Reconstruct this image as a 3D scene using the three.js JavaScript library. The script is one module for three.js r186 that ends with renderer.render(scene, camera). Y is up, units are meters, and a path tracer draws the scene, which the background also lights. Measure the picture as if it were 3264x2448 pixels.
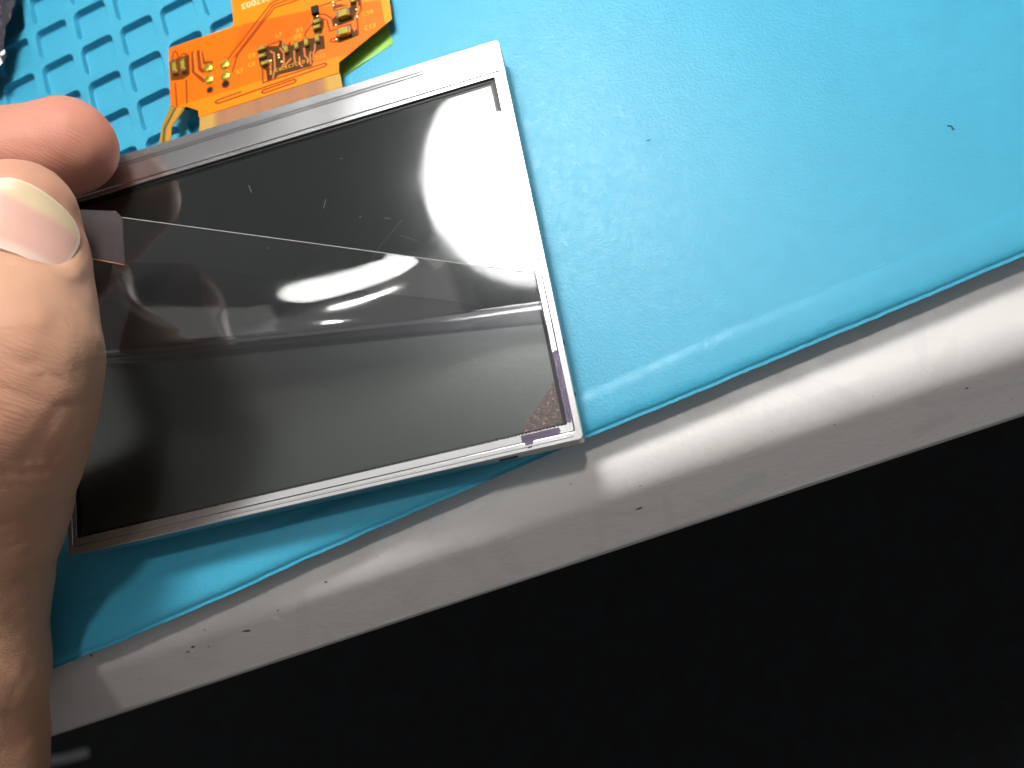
import * as THREE from 'three';
import { mergeGeometries, toCreasedNormals, mergeVertices } from 'three/addons/utils/BufferGeometryUtils.js';
import { RectAreaLightUniformsLib } from 'three/addons/lights/RectAreaLightUniformsLib.js';

// ---------------------------------------------------------------- camera, lamps, exposure
const scene = new THREE.Scene();
const renderer = new THREE.WebGLRenderer({ antialias: true });
renderer.toneMapping = THREE.LinearToneMapping;
renderer.toneMappingExposure = 1;
renderer.shadowMap.enabled = true;
RectAreaLightUniformsLib.init();

const camera = new THREE.PerspectiveCamera(48.2, 4 / 3, 0.004, 6);
{
  const m = new THREE.Matrix4().makeBasis(new THREE.Vector3(0.918807, -0.235205, 0.316975), new THREE.Vector3(0.371634, 0.244962, -0.895478), new THREE.Vector3(0.132974, 0.94057, 0.312483));
  camera.position.set(0.073099, 0.115162, 0.137342);
  camera.quaternion.setFromRotationMatrix(m);
  camera.focus = 0.122;
  camera.userData.fStop = 20;
}
scene.background = new THREE.Color().setRGB(0.21, 0.207, 0.21);   // the dim room around the bench

const LAMP = { at: [0.076, 0.196, -0.041], radius: 0.022, power: 0.114, color: [1, 0.99, 0.97] };
const CEIL = { at: [-0.62, 1.45, -0.42], size: [1.0, 0.55], nits: 0.3, color: [1, 0.97, 0.95] };
const ROOM = { at: [0.30, 1.15, -0.16], radius: 0.045, power: 1.0, color: [1, 0.96, 0.92] };

// ---------------------------------------------------------------- helpers
const MM = 0.001, V3 = (x, y, z) => new THREE.Vector3(x, y, z);
const { lerp, clamp, smoothstep } = THREE.MathUtils;
function rng(seed) { let s = seed | 0; return () => { s = (s + 0x6d2b79f5) | 0; let t = Math.imul(s ^ (s >>> 15), 1 | s); t = (t + Math.imul(t ^ (t >>> 7), 61 | t)) ^ t; return ((t ^ (t >>> 14)) >>> 0) / 4294967296; }; }
const used = new Map();
function numbered(name) { const n = used.get(name) ?? 0; used.set(name, n + 1); return n ? `${name}_${String(n).padStart(3, '0')}` : name; }
function tag(o, label, category, group, kind) { if (label) o.userData.label = label; if (category) o.userData.category = category; if (group) o.userData.group = group; if (kind) o.userData.kind = kind; return o; }
function clean(g) { const r = g.index ? g.toNonIndexed() : g; for (const k of Object.keys(r.attributes)) if (!['position', 'normal', 'uv'].includes(k)) r.deleteAttribute(k); return r; }
function obj(name, geos, mat, parent = scene) {                       // geometries in millimetres -> one named mesh in metres
  const list = [].concat(geos), g = list.length > 1 ? mergeGeometries(list.map(clean)) : list[0];
  if (!g.userData.metres) { g.scale(MM, MM, MM); g.userData.metres = true; }
  const m = new THREE.Mesh(g, mat);
  m.name = parent === scene ? numbered(name) : name; m.castShadow = m.receiveShadow = true; parent.add(m);
  return m;
}
function thing(name, label, category, group) { const o = new THREE.Group(); o.name = numbered(name); scene.add(o); return tag(o, label, category, group); }
function struct(name, geos, mat) { return tag(obj(name, geos, mat), null, null, null, 'structure'); }
function lut(table) { return (x) => { if (x <= table[0][0]) return table[0][1]; for (let i = 1; i < table.length; i++) if (x <= table[i][0]) { const [a, p] = table[i - 1], [b, q] = table[i]; return lerp(p, q, (x - a) / (b - a)); } return table[table.length - 1][1]; }; }
function hash3(x, y, z, s = 0) { let h = Math.imul(x, 374761393) ^ Math.imul(y, 668265263) ^ Math.imul(z, 2147483647 - 1013) ^ Math.imul(s + 11, 1274126177); h = Math.imul(h ^ (h >>> 13), 1274126177); h ^= h >>> 16; h = Math.imul(h, 2246822519); return ((h ^ (h >>> 15)) >>> 0) / 4294967296; }
function noise3(x, y, z, s = 0) {
  const i = Math.floor(x), j = Math.floor(y), k = Math.floor(z), f = x - i, g = y - j, h = z - k, u = f * f * (3 - 2 * f), v = g * g * (3 - 2 * g), w = h * h * (3 - 2 * h);
  const c = (a, b, d) => hash3(i + a, j + b, k + d, s);
  return lerp(lerp(lerp(c(0, 0, 0), c(1, 0, 0), u), lerp(c(0, 1, 0), c(1, 1, 0), u), v), lerp(lerp(c(0, 0, 1), c(1, 0, 1), u), lerp(c(0, 1, 1), c(1, 1, 1), u), v), w);
}
function tileNoise(x, y, p, s) {                                       // value noise of period p
  const i = Math.floor(x), j = Math.floor(y), f = x - i, g = y - j, u = f * f * (3 - 2 * f), v = g * g * (3 - 2 * g), c = (a, b) => hash3((((i + a) % p) + p) % p, (((j + b) % p) + p) % p, 7, s);
  return lerp(lerp(c(0, 0), c(1, 0), u), lerp(c(0, 1), c(1, 1), u), v);
}
function tex(size, fn, srgb = false, h = size) {                       // fn(u, v) -> grey or [r, g, b] in 0..1
  const d = new Uint8Array(size * h * 4);
  for (let y = 0; y < h; y++) for (let x = 0; x < size; x++) { const c = fn(x / size, y / h), o = (y * size + x) * 4; for (let k = 0; k < 3; k++) d[o + k] = 255 * clamp(typeof c === 'number' ? c : c[k], 0, 1); d[o + 3] = 255; }
  const t = new THREE.DataTexture(d, size, h); t.wrapS = t.wrapT = THREE.RepeatWrapping; t.magFilter = THREE.LinearFilter; if (srgb) t.colorSpace = THREE.SRGBColorSpace; t.needsUpdate = true;
  return t;
}
const per = (t, mm, mmY = mm) => { const c = t.clone(); c.repeat.set(1 / mm, 1 / mmY); c.needsUpdate = true; return c; };  // uv are millimetres
const rgb = (r, g, b) => new THREE.Color().setRGB(r, g, b);
const std = (o) => new THREE.MeshPhysicalMaterial(o);
function grid(nu, nv, fn, uvfn) {                                      // smooth sheet through fn(a, b), a and b in 0..1
  const p = [], uv = [], ix = [];
  for (let j = 0; j <= nv; j++) for (let i = 0; i <= nu; i++) { const q = fn(i / nu, j / nv); p.push(q.x, q.y, q.z); const w = uvfn ? uvfn(i / nu, j / nv, q) : [q.x, q.z]; uv.push(w[0], w[1]); }
  for (let j = 0; j < nv; j++) for (let i = 0; i < nu; i++) { const a = j * (nu + 1) + i, b = a + 1, c = a + nu + 1, d = c + 1; ix.push(a, c, b, b, c, d); }
  const g = new THREE.BufferGeometry(); g.setAttribute('position', new THREE.Float32BufferAttribute(p, 3)); g.setAttribute('uv', new THREE.Float32BufferAttribute(uv, 2)); g.setIndex(ix); g.computeVertexNormals();
  return g;
}
function box(cx, cy, cz, w, h, d, b = 0) {                             // a box with chamfered upper edges
  if (!b) return new THREE.BoxGeometry(w, h, d).translate(cx, cy, cz);
  const s = new THREE.Shape([[-1, -1], [1, -1], [1, 1], [-1, 1]].map(([x, y]) => new THREE.Vector2(x * (w / 2 - b), y * (d / 2 - b))));
  return new THREE.ExtrudeGeometry(s, { depth: h - 2 * b, bevelThickness: b, bevelSize: b, bevelSegments: 2 }).translate(0, 0, -(h - 2 * b) / 2).rotateX(-Math.PI / 2).translate(cx, cy, cz);
}
function tube(points, r, seg = 24, sides = 6) { return new THREE.TubeGeometry(new THREE.CatmullRomCurve3(points), seg, r, sides); }

// ---------------------------------------------------------------- textures
const fine = tex(512, (u, v) => 0.5 * tileNoise(u * 200, v * 200, 200, 1) + 0.3 * tileNoise(u * 100, v * 100, 100, 2) + 0.2 * tileNoise(u * 48, v * 48, 48, 3));
const soft = tex(512, (u, v) => 0.45 * tileNoise(u * 5, v * 5, 5, 4) + 0.3 * tileNoise(u * 13, v * 13, 13, 5) + 0.25 * tileNoise(u * 37, v * 37, 37, 6));
const peel = tex(512, (u, v) => 0.6 * tileNoise(u * 60, v * 60, 60, 8) + 0.4 * tileNoise(u * 130, v * 130, 130, 9));

// ---------------------------------------------------------------- lamps outside the frame
{
  const lamp = thing('desk_lamp', 'white desk lamp with a small round bulb above the far edge of the panel', 'lamp');
  lamp.position.set(...LAMP.at);
  const r = LAMP.radius * 1000;
  obj('bulb', new THREE.SphereGeometry(r * 0.98, 32, 24), std({ color: rgb(0.9, 0.9, 0.88), emissive: rgb(...LAMP.color), emissiveIntensity: 6, roughness: 0.5 }), lamp);
  const prof = [[9, 46], [12, 45], [16, 36], [27, 24], [38, 8], [44, -4], [45.5, -4], [39.5, 9], [28.5, 25.5], [17, 38], [13, 47], [9, 47.5]].map(([a, b]) => new THREE.Vector2(a, b));
  obj('lamp_shade', new THREE.LatheGeometry(prof, 48), std({ color: rgb(0.7, 0.7, 0.7), roughness: 0.4, side: THREE.DoubleSide }), lamp);
  obj('arm', tube([V3(0, 44, 0), V3(0, 90, -30), V3(0, 150, -140), V3(0, 60, -300), V3(0, -195, -330)], 6, 40, 12), std({ color: rgb(0.6, 0.6, 0.6), roughness: 0.4 }), lamp);
  lamp.children[1].rotation.set(-0.35, 0, 0);
  const l = new THREE.PointLight(rgb(...LAMP.color), LAMP.power, 0, 2);
  l.name = 'lamp_light'; l.castShadow = true; l.shadow.radius = LAMP.radius / 0.02; l.shadow.mapSize.set(2048, 2048); l.shadow.camera.near = 0.03;
  lamp.add(l);
}
{
  const c = thing('ceiling_light', 'flat rectangular ceiling light panel high over the left of the bench', 'ceiling light');
  c.position.set(...CEIL.at);
  const w = CEIL.size[0] * 1000, d = CEIL.size[1] * 1000;
  obj('housing', box(0, 26, 0, w + 50, 40, d + 50, 4), std({ color: rgb(0.75, 0.75, 0.75), roughness: 0.5 }), c);
  obj('diffuser', new THREE.PlaneGeometry(w, d).rotateX(Math.PI / 2).translate(0, 4, 0), std({ color: rgb(0.8, 0.8, 0.8), emissive: rgb(...CEIL.color), emissiveIntensity: 0.6, roughness: 0.6 }), c);
  const l = new THREE.RectAreaLight(rgb(...CEIL.color), CEIL.nits, CEIL.size[0], CEIL.size[1]);
  l.name = 'ceiling_light_source'; l.rotation.x = -Math.PI / 2; l.position.y = -0.002; c.add(l);
}

{
  const lamp = thing('room_lamp', 'white globe pendant lamp hanging high behind the right of the bench', 'lamp');
  lamp.position.set(...ROOM.at);
  obj('globe', new THREE.SphereGeometry(ROOM.radius * 980, 32, 24), std({ color: rgb(0.9, 0.88, 0.84), emissive: rgb(...ROOM.color), emissiveIntensity: 4, roughness: 0.5 }), lamp);
  obj('holder', new THREE.CylinderGeometry(14, 18, 30, 32).translate(0, 44, 0), std({ color: rgb(0.5, 0.5, 0.5), roughness: 0.4 }), lamp);
  obj('cord', tube([V3(0, 58, 0), V3(2, 300, 0), V3(0, 700, 0), V3(0, 1200, 0)], 3, 30, 8), std({ color: rgb(0.1, 0.1, 0.1), roughness: 0.6 }), lamp);
  const l = new THREE.PointLight(rgb(...ROOM.color), ROOM.power, 0, 2);
  l.name = 'room_lamp_light'; l.castShadow = true; l.shadow.radius = ROOM.radius / 0.02; l.shadow.mapSize.set(2048, 2048); l.shadow.camera.near = 0.05;
  lamp.add(l);
}

// ---------------------------------------------------------------- floor and table
{
  const g = new THREE.PlaneGeometry(4000, 4000).rotateX(-Math.PI / 2).translate(0, -720, 0);
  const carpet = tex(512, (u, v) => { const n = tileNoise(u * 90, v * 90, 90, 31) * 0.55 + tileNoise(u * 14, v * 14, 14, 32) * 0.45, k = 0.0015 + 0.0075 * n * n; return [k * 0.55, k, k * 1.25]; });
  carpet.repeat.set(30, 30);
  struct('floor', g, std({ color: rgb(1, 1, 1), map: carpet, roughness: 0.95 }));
}
const TABLE_Y = -4.4;
{
  const R = 6, z0 = 111.5, H = 15, S58 = 1.012, prof = [];              // [z, y] across the table: top, rounded shoulder, sloping edge, front face, underside
  for (const z of [-420, -200, -60, 20, 60, 90, 100, 104, 107, 109.5]) prof.push([z, 0]);
  for (let i = 0; i <= 10; i++) { const a = (i / 10) * S58; prof.push([z0 + R * Math.sin(a), -R + R * Math.cos(a)]); }
  for (const k of [0.4, 3, 6, 9, 9.6]) prof.push([z0 + R * Math.sin(S58) + k * Math.cos(S58), -R + R * Math.cos(S58) - k * Math.sin(S58)]);
  { const [z, y] = prof[prof.length - 1]; for (let i = 1; i <= 5; i++) { const a = lerp(S58, Math.PI / 2, i / 5); prof.push([z + 1.6 * (Math.sin(a) - Math.sin(S58)), y + 1.6 * (Math.cos(a) - Math.cos(S58))]); } }
  { const [z, y] = prof[prof.length - 1]; for (const d of [-13, -14]) prof.push([z, d]); for (let i = 1; i <= 4; i++) { const a = i / 4 * Math.PI / 2; prof.push([z - 1 + Math.cos(a), -14 - Math.sin(a)]); } }
  for (const z of [100, 40, -420]) prof.push([z, -H]);
  const arc = [0]; for (let i = 1; i < prof.length; i++) arc.push(arc[i - 1] + Math.hypot(prof[i][0] - prof[i - 1][0], prof[i][1] - prof[i - 1][1]));
  const base = arc[prof.findIndex((p) => p[0] === 109.5)];
  const n = prof.length - 1, X = [-420, 420];
  const at = (b) => { const k = Math.min(n, Math.round(b * n)); return k; };
  const g = grid(168, n, (a, b) => { const k = at(b), x = lerp(...X, a); const chip = k > 22 && k < 31 ? 0.16 * (noise3(x * 0.7, k, 3) - 0.5) : 0; return V3(x, prof[k][1], prof[k][0] + chip); }, (a, b) => [lerp(...X, a), arc[at(b)] - base]);
  // worn white paint: smudges, grime and small chips; 240 x 48 mm, laid over the front border of the table
  const W = 2048, Hh = 512, cv = document.createElement('canvas'); cv.width = W; cv.height = Hh;
  const cx = cv.getContext('2d'), rnd = rng(5), px = (x) => ((((x + 60) % 240) + 240) % 240) / 240 * W, py = (s) => (1 - (s + 16) / 48) * Hh;
  cx.fillStyle = '#d9d6d3'; cx.fillRect(0, 0, W, Hh);
  for (let i = 0; i < 260; i++) { cx.fillStyle = `rgba(${120 + rnd() * 60},${105 + rnd() * 50},${95 + rnd() * 45},${0.015 + rnd() * 0.025})`; cx.beginPath(); cx.ellipse(rnd() * W, rnd() * Hh, 10 + rnd() * 70, 5 + rnd() * 20, rnd() * 3, 0, 7); cx.fill(); }
  const spot = (x, s, r, a, w = 1, t = 0) => { for (let k = 0; k < 5; k++) { cx.fillStyle = `rgba(40,34,30,${a * (0.4 + 0.6 * rnd())})`; cx.beginPath(); cx.ellipse(px(x) + (rnd() - 0.5) * r * 8, py(s) + (rnd() - 0.5) * r * 8, r * 8.5 * w * (0.3 + rnd() * 0.7), r * 8.5 * (0.3 + rnd() * 0.5), t, 0, 7); cx.fill(); } };
  for (let i = 0; i < 34; i++) spot(-40 + rnd() * 180, 1 + rnd() * 20, 0.05 + 0.08 * rnd() ** 2, 0.4);
  spot(-0.6, 8.5, 0.32, 0.6, 1.4); spot(1.4, 9.6, 0.2, 0.6); spot(-2, 9.2, 0.4, 0.35); spot(8.5, 9, 0.34, 0.75, 2.2, -0.3); spot(3, 6, 0.15, 0.6); spot(15, 7, 0.2, 0.5); spot(24, 5, 0.22, 0.5); spot(-16, 4, 0.2, 0.8); spot(71, 11, 0.3, 0.5, 2); spot(100, 7.5, 0.12, 0.7); spot(118, 9, 0.2, 0.6);
  cx.fillStyle = 'rgba(235,228,222,0.9)'; cx.beginPath(); cx.ellipse(px(14), py(8.6), 4, 9, 0.3, 0, 7); cx.fill();
  const map = new THREE.CanvasTexture(cv); map.colorSpace = THREE.SRGBColorSpace; map.wrapS = map.wrapT = THREE.RepeatWrapping; map.repeat.set(1 / 240, 1 / 48); map.offset.set(60 / 240, 16 / 48);
  const t = struct('table', g, std({ map, roughness: 0.42, roughnessMap: per(tex(256, (u, v) => 0.75 + 0.25 * tileNoise(u * 24, v * 24, 24, 21)), 50), bumpMap: per(peel, 38), bumpScale: 0.00003, specularIntensity: 0.8 }));
  t.position.y = TABLE_Y * MM;
  t.rotation.y = -0.035;
}

// ---------------------------------------------------------------- silicone mat with moulded pockets
const PITCH = 8.434;
{
  const mat = thing('silicone_mat', 'light blue silicone repair mat with small square pockets lying on the table', 'work mat');
  const grain = tex(1024, (u, v) => 0.3 * tileNoise(u * 400, v * 400, 400, 41) + 0.7 * tileNoise(u * 230, v * 230, 230, 42));
  const tone = tex(256, (u, v) => { const n = 0.96 + 0.08 * tileNoise(u * 9, v * 9, 9, 44) * tileNoise(u * 40, v * 40, 40, 45); return [n * 0.99, n, n]; });
  const blue = std({ color: rgb(0.052, 0.355, 0.525), map: per(tone, 70), roughness: 0.5, roughnessMap: per(tex(256, (u, v) => 0.8 + 0.2 * tileNoise(u * 64, v * 64, 64, 46)), 40), bumpMap: per(grain, 60), bumpScale: 0.00003, specularIntensity: 0.7 });
  const smooth = blue.clone(); smooth.bumpScale = 0.000015; smooth.roughness = 0.5;
  const fold = lut([[-40, 105.2], [-13.7, 105.8], [-0.7, 106.9], [4.2, 106.7], [30, 105.8], [66, 104.8], [89.7, 103.9], [109, 103.9], [128, 103.2], [300, 102]]);
  const edge = lut([[-40, 113.4], [-24, 113.3], [-11.4, 113.2], [6.4, 112.6], [21.5, 111.7], [39.2, 111], [56.1, 110.4], [64, 110.2], [82.2, 109.8], [104, 109.3], [125, 108.8], [300, 106]]);
  const X0 = -29, X1 = 260, s = new THREE.Shape();
  s.moveTo(X0, 140); s.lineTo(X1, 140);
  for (let x = X1; x >= X0; x -= 3) s.lineTo(x, -(fold(x) - 0.9));
  s.lineTo(X0, 140);
  // pockets: rounded squares, rows and columns of one pitch
  const WD = 6.7, RC = 1.15, loop = (inset, y) => { const out = [], h = WD / 2 - inset, r = Math.max(0.25, RC - inset); for (let c = 0; c < 4; c++) for (let k = 0; k <= 5; k++) { const a = (c + k / 5) * Math.PI / 2; out.push(V3(Math.sign(Math.cos((c + 0.5) * Math.PI / 2)) * (h - r) + r * Math.cos(a), y, Math.sign(Math.sin((c + 0.5) * Math.PI / 2)) * (h - r) + r * Math.sin(a))); } return out; };
  const rings = [loop(-0.14, 0), loop(-0.06, -0.02), loop(0, -0.08), loop(0.03, -0.2), loop(0.1, -1.2), loop(0.16, -1.34), loop(0.3, -1.4)], N = rings[0].length;
  const tub = grid(N, rings.length - 1, (a, b) => rings[Math.round(b * (rings.length - 1))][Math.round(a * N) % N].clone(), (a, b, q) => [q.x + q.y, q.z]);
  { const nrm = tub.attributes.normal, w = N + 1; for (let j = 0; j < rings.length; j++) { const p = V3().fromBufferAttribute(nrm, j * w).add(V3().fromBufferAttribute(nrm, j * w + N)).normalize(); nrm.setXYZ(j * w, p.x, p.y, p.z); nrm.setXYZ(j * w + N, p.x, p.y, p.z); } }
  const last = rings[rings.length - 1], floorShape = new THREE.Shape(last.map((p) => new THREE.Vector2(p.x, -p.z)));
  const tubFloor = new THREE.ShapeGeometry(floorShape).rotateX(-Math.PI / 2).translate(0, -1.4, 0);
  const pocketGeo = mergeGeometries([clean(tub), clean(tubFloor)]); pocketGeo.scale(MM, MM, MM); pocketGeo.userData.metres = true;
  const centres = [];
  for (let j = -3; j <= 5; j++) for (let i = -2; i <= 4; i++) {
    const cx = -6.75 + WD / 2 + i * PITCH, cz = -1.5 + WD / 2 + j * PITCH;
    centres.push([cx, cz]);
    s.holes.push(new THREE.Path(rings[0].map((p) => new THREE.Vector2(cx + p.x, -(cz + p.z))).reverse()));
  }
  const sheet = new THREE.ShapeGeometry(s).rotateX(-Math.PI / 2);
  obj('mat_sheet', sheet, blue, mat);
  for (const [cx, cz] of centres) { const p = obj('pocket', pocketGeo, smooth, mat); p.position.set(cx * MM, 0, cz * MM); }
  // the moulded border: a low step up, a flat strip and a trimmed edge with a thin flash
  const border = (x) => {
    const f = fold(x), wob = 0.12 * (noise3(x * 0.35, 1, 1) - 0.5) + 0.08 * (noise3(x * 1.4, 2, 1) - 0.5), e = edge(x) + wob, lift = 0.25 * (noise3(x * 0.06, 5, 5) - 0.5);
    return [[f - 0.9, 0], [f - 0.55, 0.0], [f - 0.2, 0.05], [f + 0.2, 0.14], [f + 0.7, 0.22], [f + 1.4, 0.25 + lift * 0.4], [lerp(f, e, 0.5), 0.28 + lift], [e - 1.9, 0.24 + lift], [e - 1.3, 0.18 + lift], [e - 0.8, 0.02 + lift * 0.7], [e - 0.5, -0.2], [e - 0.36, -0.4], [e - 0.26, -0.46], [e + 0.1, -0.44 - 0.04 * noise3(x, 8, 8)], [e + 0.17, -0.5], [e + 0.08, -0.58], [e - 0.6, -1.2], [e - 3.2, -2.6], [e - 3.4, TABLE_Y + 0.05]];
  };
  const nB = 18;
  obj('mat_border', grid(420, nB, (a, b) => { const x = lerp(X0, 180, a), p = border(x)[Math.round(b * nB)]; return V3(x, p[1], p[0]); }, (a, b, q) => [q.x, q.z - q.y]), blue, mat);
  obj('mat_end', grid(1, 40, (a, b) => V3(X0 - 0.02 - a * 0.6, a ? TABLE_Y + 0.05 : 0, lerp(-140, edge(X0) - 0.2, b))), smooth, mat);
}

// ---------------------------------------------------------------- the display panel
const PANEL = { w: 76.9, h: 63.9, t: 3.2 };
const L = (u, v, z) => V3(u - PANEL.w / 2, z + PANEL.t, v - PANEL.h / 2);   // u from the left, v from the far side, z above the front face, in mm
const panelPose = (o) => {
  const px = V3(0.989215, -0.023657, 0.144548), pn = V3(0.023921, 0.999714, -0.000089), py = V3(-0.144505, 0.003545, 0.989498), at = V3(-2.722, 6.7072, 37.1593);
  at.addScaledVector(px, PANEL.w / 2).addScaledVector(py, PANEL.h / 2).addScaledVector(pn, -PANEL.t);
  o.position.copy(at.multiplyScalar(MM));
  o.quaternion.setFromRotationMatrix(new THREE.Matrix4().makeBasis(px, pn, py));
};
const ring2 = (u0, v0, u1, v1, r, n = 5) => { const o = [], cs = [[u1 - r, v0 + r, -90], [u1 - r, v1 - r, 0], [u0 + r, v1 - r, 90], [u0 + r, v0 + r, 180]]; for (const [cx, cy, d] of cs) for (let k = 0; k <= n; k++) { const a = (d + 90 * k / n) * Math.PI / 180; o.push([cx + r * Math.cos(a), cy + r * Math.sin(a)]); } return o; };
function plate(outline, holes, z0, z1, bevel = 0, seg = 2) {             // a flat part between heights z0 and z1 in the panel's own axes
  const v2 = ([u, v]) => new THREE.Vector2(u - PANEL.w / 2, -(v - PANEL.h / 2));
  const s = new THREE.Shape(outline.map(v2)); for (const h of holes) s.holes.push(new THREE.Path(h.map(v2)));
  const t = z1 - z0, b = bevel;
  const g = new THREE.ExtrudeGeometry(s, b ? { depth: t - 2 * b, bevelThickness: b, bevelSize: b, bevelOffset: -b, bevelSegments: seg, curveSegments: 6 } : { depth: t, bevelEnabled: false, curveSegments: 6 });
  return g.translate(0, 0, z0 + b).rotateX(-Math.PI / 2).translate(0, PANEL.t, 0);
}
const panel = thing('display_panel', 'small bare LCD display panel in a silver metal frame held tilted over the blue mat', 'display panel');
panelPose(panel);
const OPEN = [1.36, 6.2, 75.1, 61.5];
const M = {
  metal: std({ color: rgb(0.56, 0.56, 0.56), metalness: 0.95, roughness: 0.27, roughnessMap: per(tex(256, (u, v) => 0.8 + 0.2 * tileNoise(u * 6, v * 6, 6, 51)), 30) }),
  black: std({ color: rgb(0.004, 0.004, 0.005), roughness: 0.45, specularIntensity: 0.5 }),
  dull: std({ color: rgb(0.03, 0.03, 0.03), roughness: 0.7 }),
};
{
  const outer = ring2(0, 0, PANEL.w, PANEL.h, 0.7), [a, b, c, d] = OPEN;
  // frame: stamped bezel with a raised outer rim, a lower inner ledge, folded sides
  const rim = plate(outer, [ring2(a - 0.62, b - 0.75, c + 0.85, d + 1.15, 0.35).reverse()], -0.3, 0, 0.1, 3);
  const ledge = plate(ring2(a - 0.56, b - 0.68, c + 0.78, d + 1.08, 0.35), [ring2(a, b, c, d, 0.25).reverse()], -0.42, -0.12, 0.06);
  const side = plate(ring2(0.05, 0.05, PANEL.w - 0.05, PANEL.h - 0.05, 0.7), [ring2(0.3, 0.3, PANEL.w - 0.3, PANEL.h - 0.3, 0.5).reverse()], -2.9, -0.26);
  obj('frame', [rim, ledge, side], M.metal, panel);
  // the long pressed bead along the far border
  const bead = (v, u0, u1, r, hz) => tube([L(u0, v, hz), L(lerp(u0, u1, 0.3), v, hz), L(lerp(u0, u1, 0.7), v, hz), L(u1, v, hz)], r, 40, 8);
  const slot = [ring2(2, 1.45, 64.6, 2.15, 0.34)];
  obj('pressed_bead', [plate(slot[0], [ring2(2.2, 1.65, 64.4, 1.95, 0.14).reverse()], -0.05, 0.16, 0.07, 2)], M.metal, panel);
  obj('pressed_bead', [plate(ring2(24, d + 1.62, 75.6, d + 1.86, 0.1), [], -0.05, 0.1, 0.05)], M.metal, panel);
  obj('back_tray', plate(ring2(0.35, 0.35, PANEL.w - 0.35, PANEL.h - 0.35, 0.5), [], -3.2, -1.2), M.dull, panel);
  obj('gasket', plate(ring2(a - 0.5, b - 0.5, c + 0.5, d + 0.5, 0.2), [ring2(a + 0.35, b + 0.5, c - 0.55, d - 0.36, 0.1).reverse()], -1.0, -0.5), M.black, panel);
  const anti = tex(512, (u, v) => tileNoise(u * 250, v * 250, 250, 61));
  const sheetMat = (o) => std({ color: rgb(0.009, 0.0115, 0.0102), bumpMap: per(anti, 40), bumpScale: 0.000005, specularIntensity: 1, specularColor: rgb(0.94, 1, 0.97), ...o });
  const seam = [[a - 0.2, 32.2], [16, 35], [35.6, 38.2], [56.7, 41.4], [c + 0.2, 43.5]];
  obj('screen', plate([[a - 0.2, d + 0.2], ...seam, [c + 0.2, d + 0.2]].reverse(), [], -1.1, -0.62), sheetMat({ roughness: 0.295, ior: 1.75 }), panel);
  tag(obj('covered_screen', plate([[a - 0.2, b - 0.2], [c + 0.2, b - 0.2], ...seam.slice().reverse()], [], -1.1, -0.62), sheetMat({ roughness: 0.2, specularIntensity: 0.35, bumpScale: 0.000001 }), panel), 'far part of the screen still under the film');
  obj('side_slot', [box(0, 0, 0, 2.6, 0.5, 0.3).translate(...L(66.2, PANEL.h - 0.1, -1.9).toArray()), box(0, 0, 0, 0.3, 0.3, 0.6).translate(...L(76.86, 50, -0.9).toArray()), box(0, 0, 0, 0.3, 0.3, 0.6).translate(...L(76.86, 57.5, -0.9).toArray())], M.black, panel);
  // bright row of contacts along the near edge of the glass
  const dots = []; const r = rng(3); for (let u = 24; u < 74.5; u += 0.5) dots.push(box(0, 0, 0, 0.16, 0.06, 0.09).translate(...L(u + r() * 0.2, d - 0.12, -0.42).toArray()));
  tag(obj('edge_contact', dots, std({ color: rgb(0.34, 0.31, 0.28), metalness: 1, roughness: 0.3 }), panel), 'row of tiny bright contacts along the near edge of the screen', null, null, 'stuff');
  // remnant of purple-brown tape in the near right corner
  const scrap = [[74.6, 54.9], [73.7, 55.9], [72.5, 57.2], [71.5, 58.2], [70.2, 59.4], [69.1, 60.5], [68.6, 61.4], [75.0, 61.4], [75.0, 57.2]];
  const speck = tex(512, (u, v) => { const n = tileNoise(u * 40, v * 40, 40, 71) * 0.6 + tileNoise(u * 110, v * 110, 110, 72) * 0.4, k = n > 0.77 ? 0.17 : 0.014 + 0.04 * n; return [k * 1.4, k * 0.7, k * 0.58]; });
  const resid = std({ map: per(speck, 14), roughness: 0.45, bumpMap: per(peel, 10), bumpScale: 0.00003 });
  tag(obj('adhesive_scrap', plate(scrap, [], -0.62, -0.54), resid, panel), 'speckled brown scrap of adhesive in the near right corner of the screen');
  const violet = std({ color: rgb(0.045, 0.03, 0.062), roughness: 0.25, metalness: 0.35, bumpMap: per(peel, 6), bumpScale: 0.00003 });
  tag(obj('tape_scrap', [plate([[68.7, 61.62], [73.9, 61.6], [74.1, 62.1], [73.9, 62.55], [68.7, 62.75]], [], -0.14, -0.07, 0.02), plate([[69.0, 62.7], [70.3, 62.65], [69.9, 63.5], [69.4, 63.55]], [], -0.05, 0.03, 0.015)], violet, panel), 'torn violet tape scrap on the near border of the frame');
  tag(obj('tape_scrap', [plate([[75.15, 51.2], [75.7, 51.0], [76.1, 51.6], [76.15, 52.8], [75.9, 53.7], [76.15, 54.3], [76.0, 54.9], [76.3, 55.6], [76.3, 58], [76.1, 60.4], [75.6, 61.4], [75.15, 61.2]], [], -0.14, -0.06, 0.02)], violet, panel), 'torn violet tape scrap on the right border of the frame');

  // the orange flexible circuit and its narrow ribbon
  const FZ = -3.0, F = (u, v, z) => L(u * 1.0163 - 1.42, v * 1.0163 - 1.445, z), fm = (pts) => pts.map(([u, v]) => [u * 1.0163 - 1.42, v * 1.0163 - 1.445]);
  const body = [[21.12, -18.81], [20.73, -7.57], [21.49, -6.96], [23.83, -6.25], [25.64, -4.94], [25.67, -3.6], [50.57, -3.8], [50.82, -5.69], [60.65, -10.68], [60.77, -14.45], [60.9, -40], [33.3, -40], [33.44, -24.66], [33.48, -20.31], [33.35, -19.6], [32.86, -19.2], [22.0, -19.05]];
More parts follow.
